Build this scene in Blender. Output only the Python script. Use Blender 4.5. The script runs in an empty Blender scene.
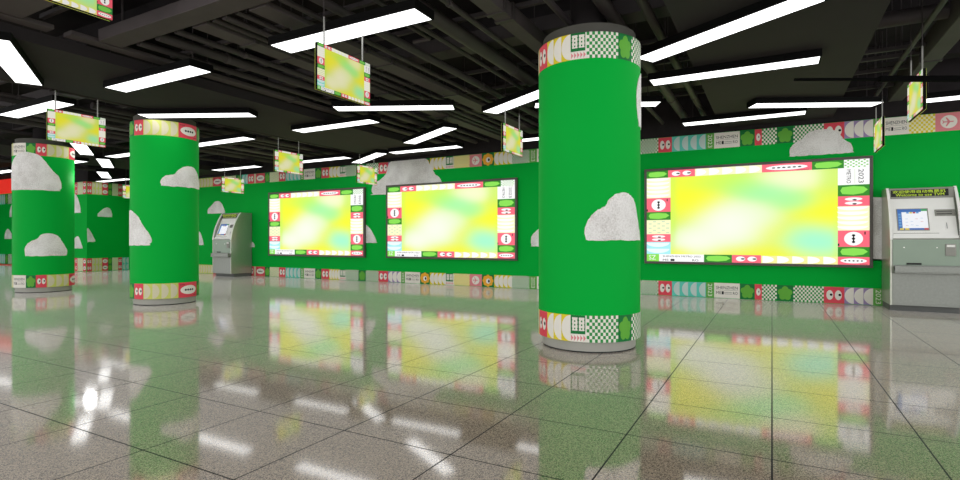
import bpy, bmesh, math, random
from mathutils import Vector, Matrix
random.seed(7)
SC = bpy.context.scene
COL = SC.collection
PI = math.pi
D = 11.55          # main wall plane (metres, camera at x=y=0)
WH = 3.28          # wall height
SOF = 3.37         # underside of the soffits
SLAB = 4.3
YC = -2.0          # the ceiling is modelled from just behind the viewer

# ------------------------------------------------------------------ materials
def lin(c):
    r = []
    for v in c:
        v = v / 255.0
        r.append(v / 12.92 if v <= 0.04045 else ((v + 0.055) / 1.055) ** 2.4)
    return (r[0], r[1], r[2], 1.0)

def mat(name, rgb, rough=0.6, metal=0.0, vary=0.06, scale=6.0, emit=None, spec=0.5):
    m = bpy.data.materials.new(name)
    m.use_nodes = True
    nt = m.node_tree
    b = nt.nodes['Principled BSDF']
    c = lin(rgb)
    b.inputs['Roughness'].default_value = rough
    b.inputs['Metallic'].default_value = metal
    b.inputs['Specular IOR Level'].default_value = spec
    if emit:
        b.inputs['Base Color'].default_value = (.03, .03, .03, 1)
        b.inputs['Emission Color'].default_value = c
        b.inputs['Emission Strength'].default_value = emit
        return m
    tc = nt.nodes.new('ShaderNodeTexCoord')
    n = nt.nodes.new('ShaderNodeTexNoise')
    n.inputs['Scale'].default_value = scale
    n.inputs['Detail'].default_value = 4
    r = nt.nodes.new('ShaderNodeValToRGB')
    r.color_ramp.elements[0].position = 0.3
    r.color_ramp.elements[1].position = 0.7
    r.color_ramp.elements[0].color = tuple(v * (1 - vary) for v in c[:3]) + (1,)
    r.color_ramp.elements[1].color = tuple(min(1, v * (1 + vary)) for v in c[:3]) + (1,)
    nt.links.new(tc.outputs['Object'], n.inputs['Vector'])
    nt.links.new(n.outputs['Fac'], r.inputs['Fac'])
    nt.links.new(r.outputs['Color'], b.inputs['Base Color'])
    return m

M = {}
M['wall'] = mat('green_wall_paint', (0, 174, 60), 0.7, vary=0.03, scale=0.8, spec=0.08)
M['column'] = mat('green_column_vinyl', (0, 174, 60), 0.6, vary=0.02, scale=0.8, spec=0.08)
M['black'] = mat('matt_black_paint', (42, 38, 40), 0.85, vary=0.15, spec=0.2)
M['soffit'] = mat('charcoal_soffit_paint', (47, 43, 45), 0.8, vary=0.06, scale=1.5, spec=0.2)
M['duct'] = mat('charcoal_duct_paint', (76, 70, 71), 0.7, vary=0.1, scale=3, spec=0.3)
M['pipe'] = mat('dark_pipe_paint', (62, 57, 58), 0.6, vary=0.1, scale=3, spec=0.3)
M['slab'] = mat('black_ceiling_slab', (46, 43, 44), 0.9, vary=0.2, scale=2, spec=0.1)
M['housing'] = mat('black_lamp_housing', (7, 7, 7), 0.7, spec=0.1)
M['lamp'] = mat('lamp_diffuser', (255, 255, 255), 0.5, emit=2.5)
M['steel'] = mat('brushed_steel', (150, 153, 147), 0.42, metal=0.3, vary=0.05, scale=30)
M['steel2'] = mat('satin_steel_panel', (176, 178, 166), 0.3, metal=0.6, vary=0.04, scale=20)
M['steel3'] = mat('green_reflection_tint_panel', (134, 150, 134), 0.35, metal=0.3, vary=0.03, scale=4)  # green reflection tinted into the panel colour
M['rod'] = mat('grey_steel_rod', (140, 140, 136), 0.45, metal=0.3)
M['cap'] = mat('grey_column_concrete', (165, 163, 155), 0.55, vary=0.06, scale=5)
M['cap_shade'] = mat('shade_darkened_column_cap', (92, 91, 86), 0.7, vary=0.06, scale=5, spec=.2)  # cap colour darkened to carry the shadow at the column head
M['whitep'] = mat('white_plastic', (250, 250, 246), 0.4, vary=0.02)
M['greyp'] = mat('grey_plastic', (150, 150, 142), 0.5, vary=0.04)
M['plinth'] = mat('dark_grey_plinth', (98, 100, 98), 0.6)
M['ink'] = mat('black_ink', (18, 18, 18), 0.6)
M['bezel'] = mat('dark_brown_grey_bezel', (82, 78, 72), 0.45, vary=0.04)
M['redsign'] = mat('glowing_red_enamel', (245, 40, 34), 0.4, vary=0.03, emit=0.75)  # glow added to the red of the sign
M['redstrip'] = mat('red_floor_strip', (225, 70, 50), 0.5)
M['rail'] = mat('flat_black_bar', (4, 4, 4), 0.9, spec=0.05)

# printed vinyl colours (p_), the same colours on lit screens (e_)
PC = dict(white=(236, 232, 222), cream=(238, 236, 196), red=(226, 72, 88), green=(0, 118, 52), lime=(98, 176, 56), leaf=(48, 150, 72),
          teal=(96, 206, 188), palet=(196, 216, 210), yellow=(228, 208, 40), purple=(158, 138, 182), pink=(226, 136, 142),
          orange=(240, 174, 44), ink=(22, 22, 22), sage=(190, 204, 164), limep=(206, 212, 110), grass=(98, 170, 70),
          yelp=(222, 208, 110), palec=(214, 208, 176))
EC = dict(white=(255, 255, 255), cream=(255, 255, 205), red=(255, 108, 128), green=(46, 140, 34), lime=(140, 228, 84), leaf=(60, 170, 70),
          teal=(170, 245, 248), palet=(240, 255, 255), yellow=(252, 250, 150), purple=(200, 180, 230), pink=(255, 140, 150),
          orange=(250, 190, 60), ink=(16, 16, 16), sage=(214, 232, 196), limep=(250, 250, 170), grass=(120, 205, 80),
          yelp=(250, 246, 160), palec=(252, 246, 200))
for k, v in PC.items(): M['p_' + k] = mat('print_' + k, v, 0.55, vary=0.02, spec=0.3)
for k, v in EC.items(): M['e_' + k] = mat('screen_' + k, v, 0.5, emit=1.0, spec=0.1)
for k, v in EC.items(): M['h_' + k] = mat('sign_' + k, tuple(.35 * x + .6 * y for x, y in zip(v, PC[k])), 0.5, emit=0.9, spec=0.1)

def cloud_mat():
    m = mat('grey_speckled_cloud_print', (205, 202, 197), 0.8, spec=0.2)
    nt = m.node_tree; b = nt.nodes['Principled BSDF']
    tc = nt.nodes.new('ShaderNodeTexCoord')
    n1 = nt.nodes.new('ShaderNodeTexNoise'); n1.inputs['Scale'].default_value = 3; n1.inputs['Detail'].default_value = 3
    n2 = nt.nodes.new('ShaderNodeTexNoise'); n2.inputs['Scale'].default_value = 60; n2.inputs['Detail'].default_value = 2
    mul = nt.nodes.new('ShaderNodeMath'); mul.operation = 'MULTIPLY'
    r = nt.nodes.new('ShaderNodeValToRGB')
    r.color_ramp.elements[0].position = 0.16; r.color_ramp.elements[0].color = lin((243, 242, 240))
    r.color_ramp.elements[1].position = 0.42; r.color_ramp.elements[1].color = lin((205, 202, 198))
    for n in (n1, n2): nt.links.new(tc.outputs['Object'], n.inputs['Vector'])
    nt.links.new(n1.outputs['Fac'], mul.inputs[0]); nt.links.new(n2.outputs['Fac'], mul.inputs[1])
    nt.links.new(mul.outputs[0], r.inputs['Fac']); nt.links.new(r.outputs['Color'], b.inputs['Base Color'])
    return m
M['cloud'] = cloud_mat()

def floor_mat():
    m = bpy.data.materials.new('polished_terrazzo_tiles'); m.use_nodes = True
    nt = m.node_tree; b = nt.nodes['Principled BSDF']; N = nt.nodes.new; K = nt.links.new
    tc = N('ShaderNodeTexCoord')
    n1 = N('ShaderNodeTexVoronoi'); n1.inputs['Scale'].default_value = 230
    n2 = N('ShaderNodeTexNoise'); n2.inputs['Scale'].default_value = 2.2; n2.inputs['Detail'].default_value = 3
    K(tc.outputs['Object'], n1.inputs['Vector']); K(tc.outputs['Object'], n2.inputs['Vector'])
    r = N('ShaderNodeValToRGB')
    e = r.color_ramp.elements
    e[0].position = 0.12; e[0].color = lin((80, 69, 56))
    e[1].position = 0.88; e[1].color = lin((214, 192, 164))
    K(n1.outputs['Color'], r.inputs['Fac'])
    mx = N('ShaderNodeMix'); mx.data_type = 'RGBA'; mx.blend_type = 'MULTIPLY'; mx.inputs[0].default_value = 0.12
    K(r.outputs['Color'], mx.inputs[6]); K(n2.outputs['Fac'], mx.inputs[7])
    sep = N('ShaderNodeSeparateXYZ'); K(tc.outputs['Object'], sep.inputs[0])
    def line(sock, off):
        a = N('ShaderNodeMath'); a.operation = 'ADD'; a.inputs[1].default_value = off + 100 * 0.755 + 0.3775
        K(sock, a.inputs[0])
        md = N('ShaderNodeMath'); md.operation = 'MODULO'; md.inputs[1].default_value = 0.755; K(a.outputs[0], md.inputs[0])
        s = N('ShaderNodeMath'); s.operation = 'SUBTRACT'; s.inputs[1].default_value = 0.3775; K(md.outputs[0], s.inputs[0])
        ab = N('ShaderNodeMath'); ab.operation = 'ABSOLUTE'; K(s.outputs[0], ab.inputs[0])
        lt = N('ShaderNodeMath'); lt.operation = 'LESS_THAN'; lt.inputs[1].default_value = 0.0044; K(ab.outputs[0], lt.inputs[0])
        return lt.outputs[0]
    lx = line(sep.outputs[0], 0.0); ly = line(sep.outputs[1], -0.92 + 0.755 * 2)
    mxx = N('ShaderNodeMath'); mxx.operation = 'MAXIMUM'; K(lx, mxx.inputs[0]); K(ly, mxx.inputs[1])
    m2 = N('ShaderNodeMix'); m2.data_type = 'RGBA'; m2.inputs[7].default_value = lin((34, 31, 28))
    K(mxx.outputs[0], m2.inputs[0]); K(mx.outputs[2], m2.inputs[6]); K(m2.outputs[2], b.inputs['Base Color'])
    ro = N('ShaderNodeMath'); ro.operation = 'MULTIPLY_ADD'; ro.inputs[1].default_value = 0.35; ro.inputs[2].default_value = 0.072
    K(mxx.outputs[0], ro.inputs[0]); K(ro.outputs[0], b.inputs['Roughness'])
    b.inputs['IOR'].default_value = 2.5
    b.inputs['Sheen Weight'].default_value = 0.25; b.inputs['Sheen Roughness'].default_value = 0.3
    sp = N('ShaderNodeMath'); sp.operation = 'MULTIPLY_ADD'; sp.inputs[1].default_value = -0.5; sp.inputs[2].default_value = 0.5
    K(mxx.outputs[0], sp.inputs[0]); K(sp.outputs[0], b.inputs['Specular IOR Level'])
    return m
M['floor'] = floor_mat()

def gradient_mat(name, strength, dim=(1, 1, 1)):
    blobs = [  # u, v from the top, radii, weight, colour
        (.22, .28, .13, .20, 2.4, (255, 250, 0)), (.85, .47, .10, .18, 2.4, (255, 250, 0)), (.75, .52, .10, .16, .5, (250, 248, 20)),
        (.60, .93, .26, .10, 1.6, (252, 246, 10)), (.17, .92, .06, .07, 1.2, (252, 246, 20)), (.62, .70, .10, .12, .5, (252, 248, 50)),
        (.41, .60, .13, .19, 2.2, (255, 255, 255)), (.25, .78, .10, .12, 1.8, (255, 255, 252)), (.54, .50, .10, .12, .9, (240, 255, 225)),
        (.34, .17, .13, .07, 1.8, (196, 250, 96)), (.47, .22, .09, .07, 1.4, (170, 255, 140)), (.58, .28, .10, .08, 2.0, (150, 255, 175)),
        (.70, .37, .09, .08, 2.0, (155, 255, 170)), (.70, .15, .12, .11, 2.0, (255, 255, 222)), (.79, .78, .10, .14, 2.6, (145, 255, 228)),
        (.85, .17, .045, .17, 2.2, (204, 242, 96)), (.135, .3, .018, .5, 1.6, (200, 246, 96)), (.87, .8, .012, .25, 1.4, (214, 246, 110))]
    m = bpy.data.materials.new(name); m.use_nodes = True
    nt = m.node_tree; N = nt.nodes.new; K = nt.links.new
    b = nt.nodes['Principled BSDF']; b.inputs['Roughness'].default_value = 0.5; b.inputs['Specular IOR Level'].default_value = 0.1
    uv = N('ShaderNodeUVMap'); uv.uv_map = 'art'
    def val(c, w): return tuple(v * w for v in lin(tuple(x * d_ for x, d_ in zip(c, dim)))[:3])
    base = N('ShaderNodeCombineXYZ')
    for i in range(3): base.inputs[i].default_value = val((210, 240, 104), 0.6)[i]
    acc = base.outputs[0]; wacc = None
    for (u, v, ru, rv, w, c) in blobs:
        s = N('ShaderNodeVectorMath'); s.operation = 'SUBTRACT'; s.inputs[1].default_value = (u, 1 - v, 0); K(uv.outputs[0], s.inputs[0])
        d = N('ShaderNodeVectorMath'); d.operation = 'DIVIDE'; d.inputs[1].default_value = (ru, rv, 1); K(s.outputs[0], d.inputs[0])
        dt = N('ShaderNodeVectorMath'); dt.operation = 'DOT_PRODUCT'; K(d.outputs[0], dt.inputs[0]); K(d.outputs[0], dt.inputs[1])
        ng = N('ShaderNodeMath'); ng.operation = 'MULTIPLY'; ng.inputs[1].default_value = -1; K(dt.outputs['Value'], ng.inputs[0])
        ex = N('ShaderNodeMath'); ex.operation = 'EXPONENT'; K(ng.outputs[0], ex.inputs[0])
        sc = N('ShaderNodeVectorMath'); sc.operation = 'SCALE'; sc.inputs[0].default_value = val(c, w); K(ex.outputs[0], sc.inputs['Scale'])
        ad = N('ShaderNodeVectorMath'); ad.operation = 'ADD'; K(acc, ad.inputs[0]); K(sc.outputs[0], ad.inputs[1]); acc = ad.outputs[0]
        ws = N('ShaderNodeMath'); ws.operation = 'MULTIPLY'; ws.inputs[1].default_value = w; K(ex.outputs[0], ws.inputs[0])
        wa = N('ShaderNodeMath'); wa.operation = 'ADD'; K(ws.outputs[0], wa.inputs[0])
        if wacc is None: wa.inputs[1].default_value = 0.6
        else: K(wacc, wa.inputs[1])
        wacc = wa.outputs[0]
    inv = N('ShaderNodeMath'); inv.operation = 'DIVIDE'; inv.inputs[0].default_value = 1; K(wacc, inv.inputs[1])
    fin = N('ShaderNodeVectorMath'); fin.operation = 'SCALE'; K(acc, fin.inputs[0]); K(inv.outputs[0], fin.inputs['Scale'])
    K(fin.outputs[0], b.inputs['Emission Color']); b.inputs['Emission Strength'].default_value = strength
    b.inputs['Base Color'].default_value = (0.02, 0.02, 0.02, 1)
    return m
M['e_grad'] = gradient_mat('screen_colour_gradient', 1.05)
M['h_grad'] = gradient_mat('sign_colour_gradient', 1.0, (.88, .85, .74))
M['led'] = mat('yellow_green_led', (196, 226, 40), 0.5, emit=1.0)
M['tv_white'] = mat('touchscreen_white', (248, 250, 255), 0.4, emit=0.9)
M['tv_blue'] = mat('touchscreen_blue', (56, 112, 190), 0.4, emit=0.8)
M['tv_cyan'] = mat('touchscreen_light_blue', (110, 170, 226), 0.4, emit=0.8)
M['tv_yellow'] = mat('touchscreen_yellow', (240, 216, 80), 0.4, emit=0.8)
M['tv_red'] = mat('touchscreen_red', (200, 60, 70), 0.4, emit=0.8)
M['tv_green'] = mat('touchscreen_green', (60, 170, 100), 0.4, emit=0.8)

# ------------------------------------------------------------------ objects
def tag(o, label, cat, group=None):
    o['label'] = label; o['category'] = cat
    if group: o['group'] = group
    return o
def struct(o):
    o['kind'] = 'structure'; return o
def empty(name, loc, label, cat, group=None):
    o = bpy.data.objects.new(name, None); o.location = loc; o.empty_display_size = 0.1
    COL.objects.link(o)
    return tag(o, label, cat, group)
def link(name, bm, mats, parent=None, loc=(0, 0, 0), smooth=False):
    me = bpy.data.meshes.new(name)
    bmesh.ops.recalc_face_normals(bm, faces=bm.faces[:])
    bm.to_mesh(me); bm.free()
    for m in (mats if isinstance(mats, (list, tuple)) else [mats]): me.materials.append(m)
    if smooth:
        for p in me.polygons: p.use_smooth = True
        me.set_sharp_from_angle(angle=math.radians(40))
    o = bpy.data.objects.new(name, me); COL.objects.link(o)
    if parent: o.parent = parent
    o.location = loc
    return o
def box(bm, x0, x1, y0, y1, z0, z1, bevel=0.0, mi=0):
    r = bmesh.ops.create_cube(bm, size=1.0)
    vs = r['verts']
    for v in vs:
        v.co = Vector(((x0 + x1) / 2 + v.co.x * (x1 - x0), (y0 + y1) / 2 + v.co.y * (y1 - y0), (z0 + z1) / 2 + v.co.z * (z1 - z0)))
    fs = set(f for v in vs for f in v.link_faces)
    for f in fs: f.material_index = mi
    if bevel:
        es = set(e for v in vs for e in v.link_edges)
        bmesh.ops.bevel(bm, geom=list(es), offset=bevel, segments=2, affect='EDGES', profile=0.5)
def bobj(name, m, dims, parent=None, bevel=0.0):
    """box mesh whose object origin sits at the box's base centre (parent space)"""
    x0, x1, y0, y1, z0, z1 = dims
    cx, cy = (x0 + x1) / 2, (y0 + y1) / 2
    bm = bmesh.new(); box(bm, x0 - cx, x1 - cx, y0 - cy, y1 - cy, 0, z1 - z0, bevel)
    return link(name, bm, m, parent, (cx, cy, z0))
def tube(bm, p, q, r, seg=14):
    p = Vector(p); q = Vector(q); d = q - p
    rot = d.to_track_quat('Z', 'Y').to_matrix().to_4x4()
    bmesh.ops.create_cone(bm, cap_ends=True, segments=seg, radius1=r, radius2=r, depth=d.length,
                          matrix=Matrix.Translation((p + q) / 2) @ rot)
def lathe(bm, prof, seg=96):
    rings = []
    for (r, z) in prof:
        rings.append([bm.verts.new((r * math.cos(2 * PI * i / seg), r * math.sin(2 * PI * i / seg), z)) for i in range(seg)])
    for a, b in zip(rings, rings[1:]):
        for i in range(seg):
            bm.faces.new((a[i], a[(i + 1) % seg], b[(i + 1) % seg], b[i]))
    bm.faces.new(rings[0]); bm.faces.new(rings[-1])

# ------------------------------------------------------------------ flat printed artwork
TEXT = {}
def text_tris(s):
    if s in TEXT: return TEXT[s]
    cu = bpy.data.curves.new('lettering', 'FONT'); cu.body = s; cu.size = 1.0; cu.resolution_u = 2
    ob = bpy.data.objects.new('lettering', cu); COL.objects.link(ob)
    dg = bpy.context.evaluated_depsgraph_get()
    me = bpy.data.meshes.new_from_object(ob.evaluated_get(dg))
    me.calc_loop_triangles()
    T = [[tuple(me.vertices[i].co[:2]) for i in t.vertices] for t in me.loop_triangles]
    bpy.data.objects.remove(ob); bpy.data.curves.remove(cu); bpy.data.meshes.remove(me)
    xs = [p[0] for t in T for p in t]; ys = [p[1] for t in T for p in t]
    x0, x1, y0, y1 = min(xs), max(xs), min(ys), max(ys)
    T = [[((x - x0) / (x1 - x0), (y - y0) / (y1 - y0)) for x, y in t] for t in T]
    TEXT[s] = T
    return T

class Art:
    def __init__(self, pre): self.pre = pre; self.P = []
    def poly(self, pts, col, lay=1): self.P.append((list(pts), self.pre + col if not col.startswith('!') else col[1:], lay))
    def rect(self, x, y, w, h, col, lay=1): self.poly([(x, y), (x + w, y), (x + w, y + h), (x, y + h)], col, lay)
    def ell(self, x, y, rx, ry, col, lay=1, a0=0, a1=360, n=20):
        pts = [(x + rx * math.cos(math.radians(a0 + (a1 - a0) * i / n)), y + ry * math.sin(math.radians(a0 + (a1 - a0) * i / n)))
               for i in range(n + (0 if a1 - a0 == 360 else 1))]
        self.poly(pts, col, lay)
    def blob(self, x, y, rx, ry, col, lay=1, k=5, amp=.12, ph=90, n=40):
        pts = []
        for i in range(n):
            a = 2 * PI * i / n; q = 1 - amp + amp * abs(math.cos(k * (a - math.radians(ph)) / 2)) * 2 - amp
            pts.append((x + rx * q * math.cos(a), y + ry * q * math.sin(a)))
        for i in range(n):   # fan keeps every piece convex
            self.poly([(x, y), pts[i], pts[(i + 1) % n]], col, lay)
    def text(self, s, x, y, w, h, col='ink', lay=2, rot=0):
        for t in text_tris(s):
            if rot == 0: self.poly([(x + a * w, y + b * h) for a, b in t], col, lay)
            else: self.poly([(x + b * w, y + h - a * h) for a, b in t], col, lay)     # read downwards
    def build(self, name, mapper, parent=None, ds=None, uvbox=None, loc=(0, 0, 0)):
        mats = []; idx = {}
        bm = bmesh.new()
        uvl = bm.loops.layers.uv.new('art') if uvbox else None
        for pts, mn, lay in self.P:
            if mn not in idx: idx[mn] = len(mats); mats.append(M[mn])
            pieces = [pts]
            if ds:
                lo = min(p[0] for p in pts); hi = max(p[0] for p in pts)
                pieces = []
                k = math.floor(lo / ds)
                while k * ds < hi - 1e-6:
                    q = clip(clip(pts, k * ds, 1), (k + 1) * ds, -1)
                    if len(q) > 2: pieces.append(q)
                    k += 1
            for q in pieces:
                vs = [bm.verts.new(mapper(a, b, 0.001 + 0.0011 * lay)) for a, b in q]
                try: f = bm.faces.new(vs)
                except ValueError: continue
                f.material_index = idx[mn]
                if uvl:
                    for l, (a, b) in zip(f.loops, q):
                        l[uvl].uv = ((a - uvbox[0]) / (uvbox[2] - uvbox[0]), (b - uvbox[1]) / (uvbox[3] - uvbox[1]))
        bm.normal_update()
        me = bpy.data.meshes.new(name); bm.to_mesh(me); bm.free()
        for m in mats: me.materials.append(m)
        o = bpy.data.objects.new(name, me); COL.objects.link(o)
        if parent: o.parent = parent
        o.location = loc
        return o
def clip(pts, x, side):
    out = []
    n = len(pts)
    for i in range(n):
        p, q = pts[i], pts[(i + 1) % n]
        a = (p[0] - x) * side; b = (q[0] - x) * side
        if a >= 0: out.append(p)
        if (a > 0 > b) or (a < 0 < b):
            t = a / (a - b); out.append((p[0] + (q[0] - p[0]) * t, p[1] + (q[1] - p[1]) * t))
    return out

def tile(A, kind, x, y, w, h):
    """one square or strip of the printed border, lower left corner x, y"""
    cy = y + h / 2
    if kind.startswith('chk'):
        bg, fg = {'chk': ('leaf', 'white'), 'chky': ('yellow', 'cream'), 'chkp': ('sage', 'cream'), 'chks': ('grass', 'white')}[kind]
        A.rect(x, y, w, h, bg)
        rows = 8; n = max(2, round(w / (h / 8) / .8)); cw = w / n; ch = h / rows
        for i in range(n):
            for j in range(rows):
                if (i + j) % 2 == 0: A.rect(x + i * cw, y + j * ch, cw, ch, fg, 2)
    elif kind in ('eyes', 'eye'):
        A.rect(x, y, w, h, 'red')
        cs = (.29, .71) if kind == 'eyes' else (.5,)
        for c in cs:
            A.ell(x + w * c, cy, min(w * .17, h * .2) if kind == 'eyes' else w * .3, h * .3 if w > h * .8 else h * .24, 'white', 2)
            A.ell(x + w * (c + .07), cy + h * .02, min(w * .07, h * .09), h * .075, 'ink', 3, n=12)
    elif kind in ('teal', 'yellow', 'lime', 'purple', 'paleteal'):
        bg, fg = {'teal': ('teal', 'palet'), 'paleteal': ('teal', 'palet'), 'yellow': ('yellow', 'white'), 'lime': ('limep', 'palec'), 'purple': ('purple', 'white')}[kind]
        A.rect(x, y, w, h, bg)
        n = max(2, round(w / (h * (.4 if kind == 'yellow' else .5)))); cw = w / n
        for i in range(n):
            if kind == 'lime': A.ell(x + i * cw + cw * .12, cy, cw * .78, h * .48, fg, 2, -90, 90, 14)
            elif kind == 'teal': A.ell(x + (i + 1) * cw - cw * .08, cy, cw * .72, h * .48, fg, 2, 90, 270, 14)
            else: A.ell(x + (i + 1) * cw, cy, cw * .97, h * .49, fg, 2, 90, 270, 14)
    elif kind == '2023':
        A.rect(x, y, w, h, 'grass'); A.text('2023', x + w * .24, y + h * .08, w * .52, h * .84, 'white', 2, rot=1)
    elif kind == 'text':
        A.rect(x, y, w, h, 'white')
        A.text('SHENZHEN', x + w * .08, y + h * .6, w * .84, h * .19)
        A.rect(x + w * .08, y + h * .52, w * .84, h * .012, 'ink', 2)
        A.text('ME', x + w * .08, y + h * .25, w * .2, h * .19)
        A.rect(x + w * .3, y + h * .24, w * .08, h * .21, 'ink', 2)
        A.rect(x + w * .4, y + h * .37, w * .3, h * .02, 'ink', 2); A.rect(x + w * .4, y + h * .27, w * .3, h * .02, 'ink', 2)
        A.text('RO', x + w * .74, y + h * .25, w * .18, h * .18)
    elif kind == 'flower':
        A.rect(x, y, w, h, 'green'); A.blob(x + w / 2, cy - h * .02, min(w * .46, h * .5), h * .46, 'lime', 2)
    elif kind == 'oval':
        A.rect(x, y, w, h, 'red'); A.ell(x + w / 2, cy, w * .42, h * .3, 'white', 2)
        for i in range(4): A.ell(x + w * (.32 + .12 * i), cy, w * .05, h * .07, 'ink', 3, n=10)
        A.rect(x + w * .06, y + h * .84, w * .22, h * .025, 'ink', 2); A.rect(x + w * .74, y + h * .12, w * .2, h * .025, 'ink', 2)
    elif kind == 'symbol':
        A.rect(x, y, w, h, 'white'); A.rect(x + w * .02, y + h * .3, w * .9, h * .7, 'green', 2)
        for c in (.28, .7):
            A.rect(x + w * (c - .17), y + h * .42, w * .34, h * .5, 'white', 3)
            for j in range(3):
                A.rect(x + w * (c - .04), y + h * (.47 + .14 * j), w * .08, h * .06, 'green', 4)
                for sgn in (-1, 1): A.ell(x + w * (c + .17 * sgn), y + h * (.5 + .16 * j), w * .025, h * .03, 'green', 4, n=8)
        for j in range(5): A.poly([(x + w * (.05 + .19 * j), y + h * .03), (x + w * (.19 + .19 * j), y + h * .15), (x + w * (.05 + .19 * j), y + h * .26)], 'pink', 2)
    elif kind == 'sun':
        A.rect(x, y, w, h, 'green'); A.blob(x + w / 2, cy, min(w * .52, h * .52), h * .5, 'orange', 2, k=8, amp=.08)
        A.ell(x + w * .52, cy - h * .03, min(w, h) * .2, h * .21, 'white', 3); A.ell(x + w * .58, cy - h * .03, min(w, h) * .09, h * .12, 'ink', 4, n=12)
    elif kind == 'plane':
        A.rect(x, y, w, h, 'pink'); A.ell(x + w / 2, cy, min(w, h) * .36, h * .36, 'white', 2)
        c = x + w / 2; q = min(w, h)
        A.rect(c - q * .24, cy - q * .03, q * .44, q * .06, 'pink', 3)
        A.poly([(c + q * .06, cy + q * .02), (c - q * .08, cy + q * .24), (c - q * .14, cy + q * .24), (c - q * .05, cy + q * .02)], 'pink', 3)
        A.poly([(c - q * .05, cy - q * .02), (c - q * .14, cy - q * .24), (c - q * .08, cy - q * .24), (c + q * .06, cy - q * .02)], 'pink', 3)
        A.poly([(c - q * .18, cy), (c - q * .25, cy + q * .1), (c - q * .28, cy + q * .1), (c - q * .24, cy)], 'pink', 3)
        A.poly([(c - q * .24, cy), (c - q * .28, cy - q * .1), (c - q * .25, cy - q * .1), (c - q * .18, cy)], 'pink', 3)
    elif kind == 'pale': A.rect(x, y, w, h, 'palec')

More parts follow.
